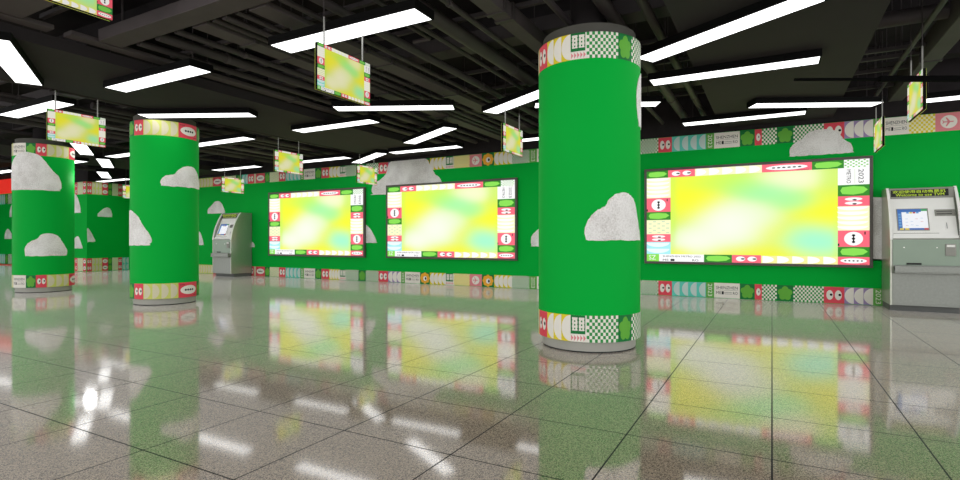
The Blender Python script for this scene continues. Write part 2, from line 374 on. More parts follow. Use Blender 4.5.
def screen_art(pre, W, H):
    """the advert picture: coloured gradient inside a border of printed squares; origin lower left"""
    A = Art(pre)
    A.rect(0, 0, W, H, 'grad', 0)
    def R(u0, u1, v0, v1, col, lay=1): A.rect(u0 * W, (1 - v1) * H, (u1 - u0) * W, (v1 - v0) * H, col, lay)
    def E(u, v, ru, rv, col, lay=2, a0=0, a1=360): A.ell(u * W, (1 - v) * H, ru * W, rv * H, col, lay, a0, a1)
    def leaf(u0, u1, v0, v1):
        R(u0, u1, v0, v1, 'green'); m = (v0 + v1) / 2; hv = (v1 - v0) * .38; hu = (u1 - u0)
        pts = [(.08, 0), (.14, .8), (.5, 1), (.82, .8), (.95, .1), (.8, -.7), (.5, -1), (.14, -.8)]
        A.poly([((u0 + a * hu) * W, (1 - m + b * hv) * H) for a, b in pts], 'lime', 2)
    def eyes(u0, u1, v0, v1, vert=False):
        R(u0, u1, v0, v1, 'red')
        for c in (.3, .7):
            if vert:
                v = v0 + (v1 - v0) * c; u = (u0 + u1) / 2
                E(u, v, (u1 - u0) * .28, (v1 - v0) * .16, 'white'); E(u + .004, v + (v1 - v0) * .08, (u1 - u0) * .07, (v1 - v0) * .07, 'ink', 3)
            else:
                u = u0 + (u1 - u0) * c; v = (v0 + v1) / 2
                E(u, v, (u1 - u0) * .16, (v1 - v0) * .32, 'white'); E(u + (u1 - u0) * .08, v, (u1 - u0) * .07, (v1 - v0) * .09, 'ink', 3)
    def stripes(u0, u1, v0, v1, n, bg, fg):
        R(u0, u1, v0, v1, bg); dv = (v1 - v0) / n
        for i in range(n): E((u0 + u1) / 2 - .004, v0 + dv * (i + .12), (u1 - u0) * .49, dv * .72, fg, 2, 180, 360)
    def scallop(u0, u1, v0, v1, n, bg, fg):
        R(u0, u1, v0, v1, bg); du = (u1 - u0) / n
        for i in range(n): E(u0 + du * (i + .1), (v0 + v1) / 2, du * .78, (v1 - v0) * .48, fg, 2, -90, 90)
    def ring(u0, u1, v0, v1):
        R(u0, u1, v0, v1, 'red'); u = (u0 + u1) / 2; v = (v0 + v1) / 2
        E(u, v, (u1 - u0) * .3, (v1 - v0) * .42, 'white')
        for k in (-.2, 0, .2): E(u, v + (v1 - v0) * k, (u1 - u0) * .055, (v1 - v0) * .07, 'ink', 3)
        R(u - (u1 - u0) * .02, u + (u1 - u0) * .02, v - (v1 - v0) * .26, v + (v1 - v0) * .26, 'ink', 3)
        R(u0 + (u1 - u0) * .84, u0 + (u1 - u0) * .88, v0 + (v1 - v0) * .08, v0 + (v1 - v0) * .25, 'ink', 2)
        R(u0 + (u1 - u0) * .0, u0 + (u1 - u0) * .05, v0 + (v1 - v0) * .8, v0 + (v1 - v0) * .95, 'ink', 2)
    def oval(u0, u1, v0, v1, n=6):
        R(u0, u1, v0, v1, 'red'); m = (v0 + v1) / 2
        E((u0 + u1) / 2, m, (u1 - u0) * .42, (v1 - v0) * .32, 'white')
        for i in range(n): E(u0 + (u1 - u0) * (.24 + .52 * i / (n - 1)), m, (u1 - u0) * .035, (v1 - v0) * .08, 'ink', 3)
        R(u0 + (u1 - u0) * .7, u0 + (u1 - u0) * .95, v1 - (v1 - v0) * .12, v1 - (v1 - v0) * .08, 'ink', 2)
    # top strip
    leaf(0, .112, 0, .078); eyes(.112, .248, 0, .078); scallop(.248, .561, 0, .078, 5, 'cream', 'white'); oval(.561, .774, 0, .078); leaf(.774, .902, 0, .078)
    R(.902, 1, 0, .078, 'white')
    for i in range(9):
        for j in range(5):
            if (i + j) % 2: R(.904 + i * .0105, .904 + (i + .75) * .0105, .003 + j * .015, .003 + (j + .72) * .015, 'grass', 2)
    # left strip
    stripes(0, .125, .078, .30, 5, 'cream', 'white'); ring(0, .125, .30, .454); leaf(0, .125, .454, .543)
    R(0, .125, .543, .70, 'cream')
    for i in range(5):
        for j in range(6):
            if (i + j) % 2: R(.01 + i * .023, .01 + (i + .7) * .023, .555 + j * .024, .555 + (j + .55) * .024, 'sage', 2)
    eyes(0, .125, .70, .786, True); stripes(0, .125, .786, .92, 2, 'teal', 'palet')
    # bottom strip
    R(0, .065, .92, 1, 'lime'); A.text('SZ', .012 * W, .018 * H, .036 * W, .05 * H, 'white', 2)
    R(.065, .292, .92, 1, 'white'); A.text('SHENZHEN METRO 2023', .085 * W, .048 * H, .19 * W, .018 * H, 'ink', 2)
    A.text('ME', .085 * W, .006 * H, .03 * W, .022 * H, 'ink', 2); R(.125, .145, .972, .995, 'ink', 2); A.text('RO', .235 * W, .006 * H, .03 * W, .022 * H, 'ink', 2)
    leaf(.292, .425, .92, 1); eyes(.425, .557, .92, 1); scallop(.557, .878, .925, 1, 5, 'yelp', 'white')
    # right strip
    R(.878, 1, .078, .24, 'white')
    A.text('METRO', .912 * W, (1 - .225) * H, .017 * W, .13 * H, 'ink', 2, rot=1); A.text('2023', .958 * W, (1 - .225) * H, .02 * W, .13 * H, 'ink', 2, rot=1)
    R(.943, .945, .09, .23, 'sage', 2)
    leaf(.878, 1, .24, .347); eyes(.878, 1, .347, .443, True); stripes(.878, 1, .443, .674, 5, 'cream', 'white'); ring(.878, 1, .674, .83)
    leaf(.878, 1, .83, .925); oval(.878, 1, .925, 1, 5)
    return A

# ------------------------------------------------------------------ the room
def slab_obj(name, m, x0, x1, y0, y1, z0, z1): return struct(bobj(name, m, (x0, x1, y0, y1, z0, z1)))
bm = bmesh.new(); box(bm, -35, 9, -6, 11.8, -0.12, 0)
struct(link('floor', bm, M['floor']))
slab_obj('ceiling', M['slab'], -35, 9, YC, 11.8, SLAB, SLAB + 0.15)
slab_obj('wall_back', M['wall'], -21.75, 9, D, D + 0.25, 0, WH)
slab_obj('trim_1', M['black'], -21.75, 9, D + 0.02, D + 0.25, WH, SLAB)
bm = bmesh.new(); box(bm, -22.05, -21.75, 10.1, D, 0, WH); struct(link('wall_left', bm, M['wall']))
bm = bmesh.new(); box(bm, -24.0, -22.05, 10.1, 10.4, 0, WH); struct(link('wall_recess', bm, M['wall']))
bm = bmesh.new(); box(bm, -34.5, -24.0, 11.05, 11.3, 0, WH); struct(link('wall_far', bm, M['wall']))
bm = bmesh.new(); box(bm, -34.8, -34.5, 2, 11.3, 0, SLAB); struct(link('wall_side', bm, M['wall']))
slab_obj('trim_2', M['black'], -24.0, -21.8, 10.14, 10.4, WH, SLAB)
slab_obj('trim_20', M['black'], -22.0, -21.78, 10.14, 11.75, WH, SLAB)
slab_obj('trim_3', M['black'], -34.5, -24.0, 11.12, 11.3, 3.95, SLAB)
for i, (x0, x1) in enumerate(((-.885, .966), (-9.27, -7.3), (-17.65, -15.7))):
    slab_obj('trim_%d' % (4 + i), M['soffit'], x0, x1, YC, D, SOF, SOF + 0.14)

# printed border bands on the walls: same run of squares at the top and at the foot
SEQ = [(-19.3, 'lime'), (-18.6, 'oval'), (-18.2, 'flower'), (-17.95, 'eyes'), (-17.5, 'lime'), (-16.68, 'oval'), (-16.2, 'chkp'), (-15.49, 'flower'), (-15.2, 'teal'), (-14.9, 'eyes'), (-14.6, 'pale'),
       (-14.51, 'oval'), (-14.09, 'flower'), (-13.87, 'chkp'), (-13.45, 'eyes'), (-13.16, 'teal'), (-12.52, '2023'), (-12.37, 'text'), (-11.91, 'flower'),
       (-11.65, 'eyes'), (-11.35, 'yellow'), (-10.93, 'symbol'), (-10.7, 'chk'), (-10.23, 'flower'), (-9.96, 'chk'), (-9.51, 'eyes'), (-9.18, 'purple'),
       (-8.74, '2023'), (-8.61, 'text'), (-8.12, 'sun'), (-7.81, 'yellow'), (-7.32, 'symbol'), (-7.08, 'chky'), (-6.62, 'plane'), (-6.27, 'sun'),
       (-5.93, 'yellow'), (-5.45, 'chk'), (-5.0, '2023'), (-4.81, 'text'), (-4.3, 'flower'), (-3.95, 'eyes'), (-3.55, 'yellow'), (-2.95, 'chk'),
       (-2.5, 'chk'), (-2.08, 'eyes'), (-1.81, 'teal'), (-1.16, '2023'), (-1.01, 'text'), (-.55, 'flower'), (-.29, 'eye'), (-.17, 'chk'), (.08, 'flower'),
       (.35, 'chk'), (.83, 'eyes'), (1.14, 'purple'), (1.56, '2023'), (1.71, 'text'), (2.06, 'chky'), (2.41, 'plane'), (2.76, 'sun'), (3.1, 'yellow'), (3.6, 'chk'), (4.05, '2023'), (4.2, 'text'), (4.7, 'flower'), (4.97, 'eyes'), (5.3, 'teal'), (5.95, 'oval'), (6.4, 'chkp'), (6.8, 'purple'), (7.2, 'text'), (7.7, 'sun'), (8.0, 'yellow'), (8.5, 'chk'), (9.0, None)]
def wall_band(name, seq, z0, h, mapper, rows=1):
    A = Art('p_')
    for (a, k), (b, _) in zip(seq, seq[1:]):
        if k:
            for r in range(rows): tile(A, k, a, z0 + r * h / rows, b - a, h / rows)
    o = A.build(name, mapper); struct(o); return o
back = lambda a, b, o: (a, D - o, b)
wall_band('trim_7', SEQ, 2.97, .305, back)
wall_band('trim_8', SEQ, 0.005, .295, back)
LSEQ = [(10.1, 'eyes'), (10.26, 'lime'), (10.6, 'oval'), (10.8, 'flower'), (10.94, 'chkp'), (11.15, 'eyes'), (11.29, 'teal'), (11.54, None)]
left = lambda a, b, o: (-21.75 + o, a, b)
wall_band('trim_9', LSEQ, 2.82, .455, left, 2)
wall_band('trim_10', LSEQ, 0.01, .475, left, 2)
RSEQ = [(-23.9, 'teal'), (-23.3, 'chkp'), (-22.75, 'eyes'), (-22.41, 'chkp'), (-22.02, 'oval'), (-21.8, None)]
rec = lambda a, b, o: (a, 10.1 - o, b)
wall_band('trim_11', RSEQ, 2.82, .455, rec, 2)
wall_band('trim_12', RSEQ, 0.01, .475, rec, 2)
FSEQ = [(-33, 'chkp'), (-32.2, 'eyes'), (-31.6, 'teal'), (-31.0, 'flower'), (-30.7, 'chk'), (-30.2, 'text'), (-29.6, 'lime'), (-28.6, 'eyes'), (-28, 'teal'), (-27, 'oval'), (-26, None)]
far = lambda a, b, o: (a, 11.05 - o, b)
wall_band('trim_13', FSEQ, 2.80, .45, far, 1)
wall_band('trim_14', FSEQ, 0.06, .44, far, 1)
o = bobj('red_fascia_sign', M['redsign'], (-34.4, -24.05, 11.0, 11.11, 3.285, 3.94), bevel=.01)
tag(o, 'long plain red fascia sign above the far left green wall', 'sign')
o = bobj('red_kerb_strip', M['redstrip'], (-34.4, -26, 11.0, 11.047, 0.0, 0.05))
tag(o, 'thin red strip along the foot of the far left wall', 'strip')

# ------------------------------------------------------------------ clouds
def smooth(pts, n=5):
    out = []; N = len(pts)
    for i in range(N):
        p0, p1, p2, p3 = pts[i - 1], pts[i], pts[(i + 1) % N], pts[(i + 2) % N]
        for k in range(n):
            t = k / n
            out.append(tuple(0.5 * (2 * p1[j] + (p2[j] - p0[j]) * t + (2 * p0[j] - 5 * p1[j] + 4 * p2[j] - p3[j]) * t * t
                                    + (3 * p1[j] - p0[j] - 3 * p2[j] + p3[j]) * t ** 3) for j in range(2)))
    return out
def cloud_outline(top, base):
    """smooth hump through `top` (left to right) closed by a nearly straight, slightly ragged base"""
    w = top[-1][0] - top[0][0]; r = min(.1, w * .12)
    mid = [p for p in top if p[1] > base + r * .9]
    pts = [(top[0][0] + r, base), (top[0][0] + r * .25, base + r * .3)] + mid + [(top[-1][0] - r * .25, base + r * .3), (top[-1][0] - r, base)]
    up = smooth(pts)[:(len(pts) - 1) * 5 + 1]
    x1, x0 = up[-1][0], up[0][0]
    n = max(6, int((x1 - x0) / .05))
    lo = [(x1 + (x0 - x1) * (i + .5) / n, base + random.uniform(-.007, .007)) for i in range(n)]
    return [(x + random.uniform(-.004, .004), z + random.uniform(-.004, .004)) for x, z in up] + lo
def cloud(name, outline, mapper, parent=None, ds=None, o0=.007, th=.006, zmax=None):
    if zmax: outline = [(x, min(z, zmax)) for x, z in outline]
    bm = bmesh.new()
    pieces = [outline]
    if ds:
        lo = min(p[0] for p in outline); hi = max(p[0] for p in outline); pieces = []
        k = math.floor(lo / ds)
        while k * ds < hi - 1e-6:
            q = clip(clip(outline, k * ds, 1), (k + 1) * ds, -1)
            if len(q) > 2: pieces.append(q)
            k += 1
    for q in pieces:
        try: bm.faces.new([bm.verts.new(mapper(a, b, o0 + th)) for a, b in q])
        except ValueError: pass
    n = len(outline)
    for i in range(n):
        a, b = outline[i], outline[(i + 1) % n]
        bm.faces.new([bm.verts.new(mapper(*p)) for p in ((*a, o0 + th), (*b, o0 + th), (*b, .001), (*a, .001))])
    bmesh.ops.remove_doubles(bm, verts=bm.verts[:], dist=1e-5)
    return link(name, bm, M['cloud'], parent)
WC = [  # hump points (x, z), base height, label
 ([(-16.97, 2.05), (-16.92, 2.21), (-16.73, 2.33), (-16.57, 2.44), (-16.36, 2.46), (-16.2, 2.36), (-16.07, 2.17), (-16.02, 2.05)], 2.05, 'small grey cloud graphic on the wall just above the far ticket machine', back),
 ([(-18.4, 1.0), (-18.35, 1.2), (-18.1, 1.45), (-17.8, 1.6), (-17.5, 1.5), (-17.33, 1.36), (-17.22, 1.15), (-17.16, .99)], .98, 'grey cloud graphic on the wall half hidden right of the middle column', back),
 ([(-15.0, .93), (-14.95, 1.02), (-14.8, 1.1), (-14.66, 1.08), (-14.58, 1.0), (-14.56, .93)], .92, 'tiny grey cloud graphic peeping out right of the far ticket machine', back),
 ([(-10.8, 1.08), (-10.7, 1.4), (-10.4, 1.65), (-10.05, 1.61), (-9.85, 1.51), (-9.67, 1.29), (-9.55, 1.12), (-9.56, 1.07)], 1.07, 'grey cloud graphic between the left and middle wall screens', back),
 ([(-9.72, 2.41), (-9.75, 2.54), (-9.67, 2.7), (-9.46, 2.8), (-9.25, 2.95), (-9.18, 3.17), (-9.08, 3.28), (-8.91, 3.34), (-8.4, 3.36), (-7.96, 3.3), (-7.78, 3.07), (-7.65, 2.86), (-7.5, 2.75), (-7.42, 2.55), (-7.42, 2.42)], 2.4, 'largest grey cloud graphic rising over the top band above the middle screen', back),
 ([(-4.97, 1.02), (-4.95, 1.2), (-4.88, 1.31), (-4.7, 1.45), (-4.45, 1.6), (-4.2, 1.5), (-4.0, 1.2), (-3.95, 1.02)], 1.0, 'grey cloud graphic on the wall half hidden left of the nearest column', back),
 ([(.27, 2.75), (.3, 2.87), (.38, 2.96), (.47, 3.01), (.55, 3.1), (.66, 3.16), (.82, 3.17), (.98, 3.14), (1.06, 3.08), (1.14, 2.95), (1.24, 2.87), (1.31, 2.78), (1.29, 2.71)], 2.71, 'grey cloud graphic on the wall above the right hand screen', back),
 ([(.9, .82), (.95, 1.2), (1.1, 1.6), (1.35, 1.86), (1.6, 1.9), (1.9, 1.86), (2.2, 1.9), (2.5, 1.6), (2.6, .82)], .81, 'grey cloud graphic behind the near ticket machine beside the right screen', back),
 ([(10.43, 2.01), (10.46, 2.12), (10.53, 2.2), (10.63, 2.3), (10.76, 2.36), (10.87, 2.31), (10.93, 2.15), (10.95, 2.01)], 2.01, 'upper grey cloud graphic on the end wall between left and middle columns', left),
 ([(10.11, 1.09), (10.11, 1.56), (10.2, 1.48), (10.33, 1.22), (10.37, 1.11), (10.34, 1.08)], 1.08, 'lower half cloud graphic at the corner of the end wall', left),
 ([(-23.8, 2.16), (-23.6, 2.7), (-23.2, 3.0), (-22.8, 2.95), (-22.45, 2.77), (-22.23, 2.43), (-22.16, 2.17)], 2.15, 'upper grey cloud graphic on the shaded wall right of the leftmost column', rec),
 ([(-22.9, .85), (-22.8, 1.05), (-22.6, 1.2), (-22.45, 1.28), (-22.31, 1.26), (-22.12, 1.0), (-22.02, .85)], .84, 'lower grey cloud graphic on the shaded wall right of the leftmost column', rec),
 ([(-31.05, 1.2), (-30.95, 1.5), (-30.7, 1.66), (-30.4, 1.5), (-30.2, 1.2)], 1.2, 'small grey cloud graphic on the far wall left of the leftmost column', far),
 ([(-30.55, 2.2), (-30.45, 2.6), (-30.0, 2.9), (-29.5, 2.7), (-29.3, 2.2)], 2.2, 'upper grey cloud graphic on the far wall touching the leftmost column edge', far)]
for top, base, lab, mp in WC:
    o = cloud('cloud_graphic', cloud_outline(top, base), mp, zmax=WH if mp is back else None)
    tag(o, lab, 'wall graphic', 'grey cloud graphics on the green walls')

# ------------------------------------------------------------------ columns
CR = .55
def column(x, y, label, seq, clouds):
    root = empty('column', (x, y, 0), label, 'column', 'round green columns')
    bm = bmesh.new(); lathe(bm, [(.503, .014), (.503, .118)]); pl = link('plinth', bm, [M['cap']], root, smooth=True)
    bm = bmesh.new(); lathe(bm, [(.497, 0), (.497, .0145)]); link('gap_shade_ring', bm, [M['ink']], pl, smooth=True)  # black ring paints the shade at the foot of the plinth
    bm = bmesh.new(); lathe(bm, [(CR, .116), (CR, 3.25)], 128); link('shaft', bm, M['column'], root, smooth=True)
    bm = bmesh.new(); lathe(bm, [(.5, 3.25), (.5, 3.36)]); link('cap', bm, M['cap_shade'], root, smooth=True)
    bm = bmesh.new(); lathe(bm, [(.2, 3.36), (.2, SLAB)], 32); link('neck', bm, M['slab'], root, smooth=True)
    a0 = math.atan2(-y, -x)            # towards the viewer; s grows to the right as seen from there
    def cyl(s, z, o):
        a = a0 + s / CR
        return ((CR + o) * math.cos(a), (CR + o) * math.sin(a), z)
    for z0, h in ((.116, .27), (2.985, .265)):
        A = Art('p_')
        for (a, k), (b, _) in zip(seq, seq[1:]):
            if k: tile(A, k, a, z0, b - a, h)
        A.build('pattern_band', cyl, root, ds=.045)
    for top, base in clouds:
        cloud('cloud_graphic', cloud_outline(top, base), cyl, root, ds=.045, o0=.004, th=.004)
    return root
column(-1.785, 5.77, 'nearest green column with cloud on its right side, before the wall screens',
    [(-1.72, 'flower'), (-1.4, 'text'), (-.9, 'lime'), (-.706, 'eyes'), (-.491, 'yellow'), (-.185, 'symbol'), (-.019, 'chk'), (.308, 'flower'), (.493, 'chk'), (.85, 'oval'), (1.3, 'teal'), (1.735, None)],
    [([(-.05, 1.15), (-.039, 1.252), (.011, 1.374), (.091, 1.455), (.165, 1.49), (.205, 1.558), (.272, 1.61), (.385, 1.634), (.476, 1.607), (.551, 1.538), (.62, 1.362), (.7, 1.2), (.72, 1.14)], 1.145),
     ([(.64, 2.35), (.6, 2.6), (.63, 2.8), (.75, 2.92), (.95, 2.95), (1.15, 2.8), (1.3, 2.55), (1.32, 2.35)], 2.35)])
column(-9.83, 5.85, 'middle green column with a whole cloud high up and half cloud low left',
    [(-1.72, 'text'), (-1.2, 'chk'), (-.8, 'flower'), (-.558, 'eyes'), (-.353, 'lime'), (.205, 'oval'), (.617, 'flower'), (.9, 'teal'), (1.4, 'eyes'), (1.735, None)],
    [([(-.085, 2.107), (-.07, 2.2), (.0, 2.278), (.14, 2.321), (.222, 2.419), (.35, 2.479), (.515, 2.473), (.664, 2.362), (.76, 2.2), (.82, 2.07)], 2.10),
     ([(-1.2, 1.06), (-1.1, 1.4), (-.9, 1.62), (-.7, 1.68), (-.55, 1.62), (-.455, 1.55), (-.372, 1.429), (-.26, 1.27), (-.207, 1.15), (-.215, 1.06)], 1.055)])
column(-14.45, 5.85, 'leftmost green column with a big cloud over its top band, farthest away',
    [(-1.72, 'chk'), (-1.2, 'teal'), (-.8, 'lime'), (-.671, 'text'), (-.323, 'flower'), (-.14, 'eyes'), (.046, 'lime'), (.498, 'oval'), (.9, 'chk'), (1.4, 'eyes'), (1.735, None)],
    [([(-.95, 2.25), (-.9, 2.45), (-.8, 2.7), (-.699, 2.85), (-.569, 2.96), (-.431, 3.03), (-.284, 3.05), (-.089, 2.994), (.029, 2.853), (.151, 2.668), (.263, 2.548), (.318, 2.33), (.3, 2.23)], 2.235),
     ([(-.353, .81), (-.333, .999), (-.228, 1.118), (-.123, 1.172), (-.038, 1.27), (.098, 1.297), (.243, 1.239), (.346, 1.083), (.442, .925), (.456, .82)], .802)])

# ------------------------------------------------------------------ wall screens
def advert_screen(xc, label):
    root = empty('advert_screen', (xc, D, .66), label, 'screen', 'large advertising screens on the wall')
    W, H = 3.9, 1.97; b = .05
    bm = bmesh.new()
    y0, y1 = -.085, -.014
    box(bm, -W / 2, W / 2, y0, y1, 0, b, .006); box(bm, -W / 2, W / 2, y0, y1, H - b, H, .006)
    box(bm, -W / 2, -W / 2 + b, y0, y1, b, H - b, .006); box(bm, W / 2 - b, W / 2, y0, y1, b, H - b, .006)
    box(bm, -W / 2 + .02, W / 2 - .02, -.06, y1, .02, H - .02)
    link('bezel', bm, M['bezel'], root)
    iw, ih = W - 2 * b, H - 2 * b
    A = screen_art('e_', iw, ih)
    A.build('display', lambda a, z, o: (a - iw / 2, -.07 - o, z + b), root, uvbox=(0, 0, iw, ih))
    return root
advert_screen(-11.895, 'leftmost wall advertising screen, beside the far ticket machine')
advert_screen(-7.24, 'middle wall advertising screen below the largest cloud')
advert_screen(-.4, 'right hand wall advertising screen, largest in view, beside near ticket machine')

# ------------------------------------------------------------------ hanging signs
SIGN_ART = {}
def hanging_sign(x, y, label, face, tops):
    """panel parallel to the column rows' cross axis; face = +1 faces +x; tops = height where each rod ends"""
    root = empty('hanging_sign', (x, y, 2.56), label, 'hanging sign', 'small hanging screens under the ceiling')
    W, H, T = .74, .44, .03
    bobj('panel', M['housing'], (-T / 2, T / 2, -W / 2, W / 2, 0, H), root, .004)
    for f in (1, -1):
        A = screen_art('h_', W, H)
        mp = (lambda a, z, o: (T / 2 + o * .4, a - W / 2, z)) if f > 0 else (lambda a, z, o: (-T / 2 - o * .4, W / 2 - a, z))
        A.build('display', mp, root, uvbox=(0, 0, W, H))
    for s, zt in zip((-1, 1), tops):
        yy = s * (W / 2 - .1)
        bm = bmesh.new(); tube(bm, (0, yy, H - .01), (0, yy, min(zt, 3.27) - 2.56), .008, 10); link('hanging_rod', bm, M['rod'], root, smooth=True)
        if zt > 3.4:
            bm = bmesh.new(); tube(bm, (0, yy, .7), (0, yy, zt - 2.56), .005, 8); link('hanger_wire', bm, M['pipe'], root, smooth=True)
for x, y, lab, tops in (
    (-3.73, 1.5, 'nearest hanging screen, cut off by the top left edge of the photo', (SLAB, SLAB)),
    (-3.73, 4.0, 'large hanging screen in front of the bright angled lamp, left of the nearest column', (SLAB, 3.279)),
    (-3.73, 7.92, 'hanging screen seen narrow just left of the nearest column', (SLAB, SLAB)),
    (-8.93, 4.02, 'hanging screen between the leftmost and middle columns, near the front', (SOF, SOF)),
    (-8.93, 7.92, 'hanging screen above the left edge of the leftmost wall screen', (SOF, SOF)),
    (-8.93, 10.39, 'small hanging screen in front of the left end of the largest cloud', (SOF, SOF)),
    (-14.12, 10.42, 'tiny hanging screen above the far ticket machine', (SLAB, SLAB)),
    (-19.1, 10.3, 'tiny hanging screen half hidden left of the middle column', (SLAB, SLAB)),
    (1.44, 7.7, 'hanging screen seen edge on, crossed by the black bar at right', (SLAB, SLAB)),
    (1.46, 10.25, 'narrow hanging screen seen edge on, above the near ticket machine', (SLAB, SLAB))):
    hanging_sign(x, y, lab, 1, tops)

# ------------------------------------------------------------------ ceiling lamps
SOFX = ((-.885, .966), (-9.27, -7.3), (-17.65, -15.7))
def under_soffit(x): return any(a - .02 < x < b + .02 for a, b in SOFX)
def lamp(x, y, deg, label):
    root = empty('ceiling_lamp', (x, y, 3.28), label, 'ceiling lamp', 'long flat ceiling lamps')
    root.rotation_euler = (0, 0, math.radians(deg))
    bm = bmesh.new()
    L, W, t = .98, .16, .018
    box(bm, -L, L, -W, -W + t, 0.002, .088); box(bm, -L, L, W - t, W, 0.002, .088)
    box(bm, -L, -L + t, -W + t, W - t, 0.002, .088); box(bm, L - t, L, -W + t, W - t, 0.002, .088)
    box(bm, -L + t, L - t, -W + t, W - t, .05, .088)
    link('housing', bm, M['housing'], root)
    bobj('diffuser', M['lamp'], (-.96, .96, -.14, .14, 0, .02), root, .002)
    ca, sa = math.cos(math.radians(deg)), math.sin(math.radians(deg))
    for s in (-.8, .8):
        if not under_soffit(x + s * ca):
            bm = bmesh.new(); tube(bm, (s, 0, .087), (s, 0, SLAB - 3.28), .006, 8); link('hanger', bm, M['pipe'], root, smooth=True)
for a in (
    (-10.6, 4.16, 0, 'straight lamp behind the front left hanging screen'),
    (-7.21, 4.16, 0, 'straight lamp upper left, on the edge of the left soffit'),
    (-3.85, 4.16, 0, 'bright straight lamp just behind the large hanging screen'),
    (-10.55, 7.47, 0, 'straight lamp running out right from behind the middle column'),
    (-7.21, 7.47, 0, 'straight lamp left of centre, on the left soffit'),
    (-.47, 7.47, 0, 'second long lamp right of the nearest column, below the angled one'),
    (-13.96, 7.47, 0, 'straight lamp hidden by the left side of the middle column'),
    (-17.3, 7.47, 0, 'straight lamp running out right from behind the leftmost column'),
    (-21.3, 7.47, 0, 'straight lamp cut by the left edge of the photo, beside the leftmost column'),
    (-10.58, 10.45, 0, 'straight lamp above the leftmost wall screen'),
    (-14.0, 10.45, 0, 'straight lamp above the far ticket machine near the wall'),
    (-20.65, 10.45, 0, 'farthest straight lamp near the end wall'),
    (-7.21, 10.45, 0, 'straight lamp just above the largest cloud'),
    (-3.85, 10.45, 0, 'straight lamp by the wall mostly hidden by the nearest column'),
    (-.47, 10.45, 0, 'straight lamp by the wall above the right hand screen'),
    (2.9, 10.45, 0, 'straight lamp at the right edge above the near ticket machine'),
    (-8.07, 2.95, -30, 'big angled lamp cut by the left edge of the photo'),
    (-14.2, 6.5, -30, 'angled lamp just right of the leftmost column head'),
    (-16.3, 8.03, -30, 'upper of two small angled lamps between left and middle columns'),
    (-19.25, 9.45, -30, 'lower of two small angled lamps between left and middle columns'),
    (-6.19, 9.1, -30, 'angled lamp above the middle wall screen'),
    (-9.25, 10.82, -30, 'small angled lamp above the left end of the largest cloud'),
    (-3.31, 7.44, -30, 'angled lamp running behind the left side of the nearest column'),
    (-.49, 6.0, -30, 'biggest angled lamp at top right of the nearest column'),
    (-5.36, 6.9, 26, 'level looking lamp below the large hanging screen'),
    (.59, 9.93, 26, 'level looking lamp at right, above the cloud over the right screen'),
    (-2.43, 8.26, 26, 'level looking lamp peeping out right of the nearest column'),
    (-8.63, 5.69, 26, 'level looking lamp behind the head of the middle column')):
    lamp(*a)

# ------------------------------------------------------------------ ceiling services
def along_y(name, m, x0, x1, z0, z1, y0, y1, label, cat, clamps=()):
    root = empty(name, ((x0 + x1) / 2, (y0 + y1) / 2, z0), label, cat)
    w = (x1 - x0) / 2; l = (y1 - y0) / 2
    bobj('body', m, (-w, w, -l, l, 0, z1 - z0), root, .006)
    for yy in clamps: bobj('clamp', M['pipe'], (-w - .02, w + .02, yy - .03 - (y0 + y1) / 2, yy + .03 - (y0 + y1) / 2, -.012, z1 - z0 + .01), root)
    yy = y0 + .6
    while yy < y1:
        bm = bmesh.new(); tube(bm, (0, yy - (y0 + y1) / 2, z1 - z0 - .004), (0, yy - (y0 + y1) / 2, SLAB - z0), .006, 6); link('hanger', bm, M['pipe'], root); yy += 2.4
def pipe_y(x, z, r, y0, y1, label):
    root = empty('pipe', (x, (y0 + y1) / 2, z - r), label, 'pipe'); l = (y1 - y0) / 2
    bm = bmesh.new(); tube(bm, (0, -l, r), (0, l, r), r, 18); link('pipe_body', bm, M['pipe'], root, smooth=True)
    yy = -l + .9
    while yy < l:
        bm = bmesh.new(); tube(bm, (0, yy, 2 * r - .004), (0, yy, SLAB - z + r), .006, 6); link('hanger', bm, M['pipe'], root)
        bm = bmesh.new(); tube(bm, (0, yy - .02, r), (0, yy + .02, r), r + .008, 18); link('pipe_collar', bm, M['duct'], root, smooth=True); yy += 2.7
def along_x(name, m, y0, y1, z0, z1, x0, x1, label, cat, group=None, hang=True, rnd=False):
    root = empty(name, ((x0 + x1) / 2, (y0 + y1) / 2, z0), label, cat, group)
    w = (y1 - y0) / 2; l = (x1 - x0) / 2
    if rnd:
        bm = bmesh.new(); tube(bm, (-l, 0, w), (l, 0, w), w, 18); link('body', bm, m, root, smooth=True)
    else: bobj('body', m, (-l, l, -w, w, 0, z1 - z0), root, .004)
    if hang:
        for xx in (-l + .25, l - .25):
            bm = bmesh.new(); tube(bm, (xx, 0, z1 - z0 - .004), (xx, 0, SLAB - z0), .006, 6); link('hanger', bm, M['pipe'], root)

B1 = (-7.28, -.9); B2 = (-15.65, -9.3); B0 = (.985, 6.5)
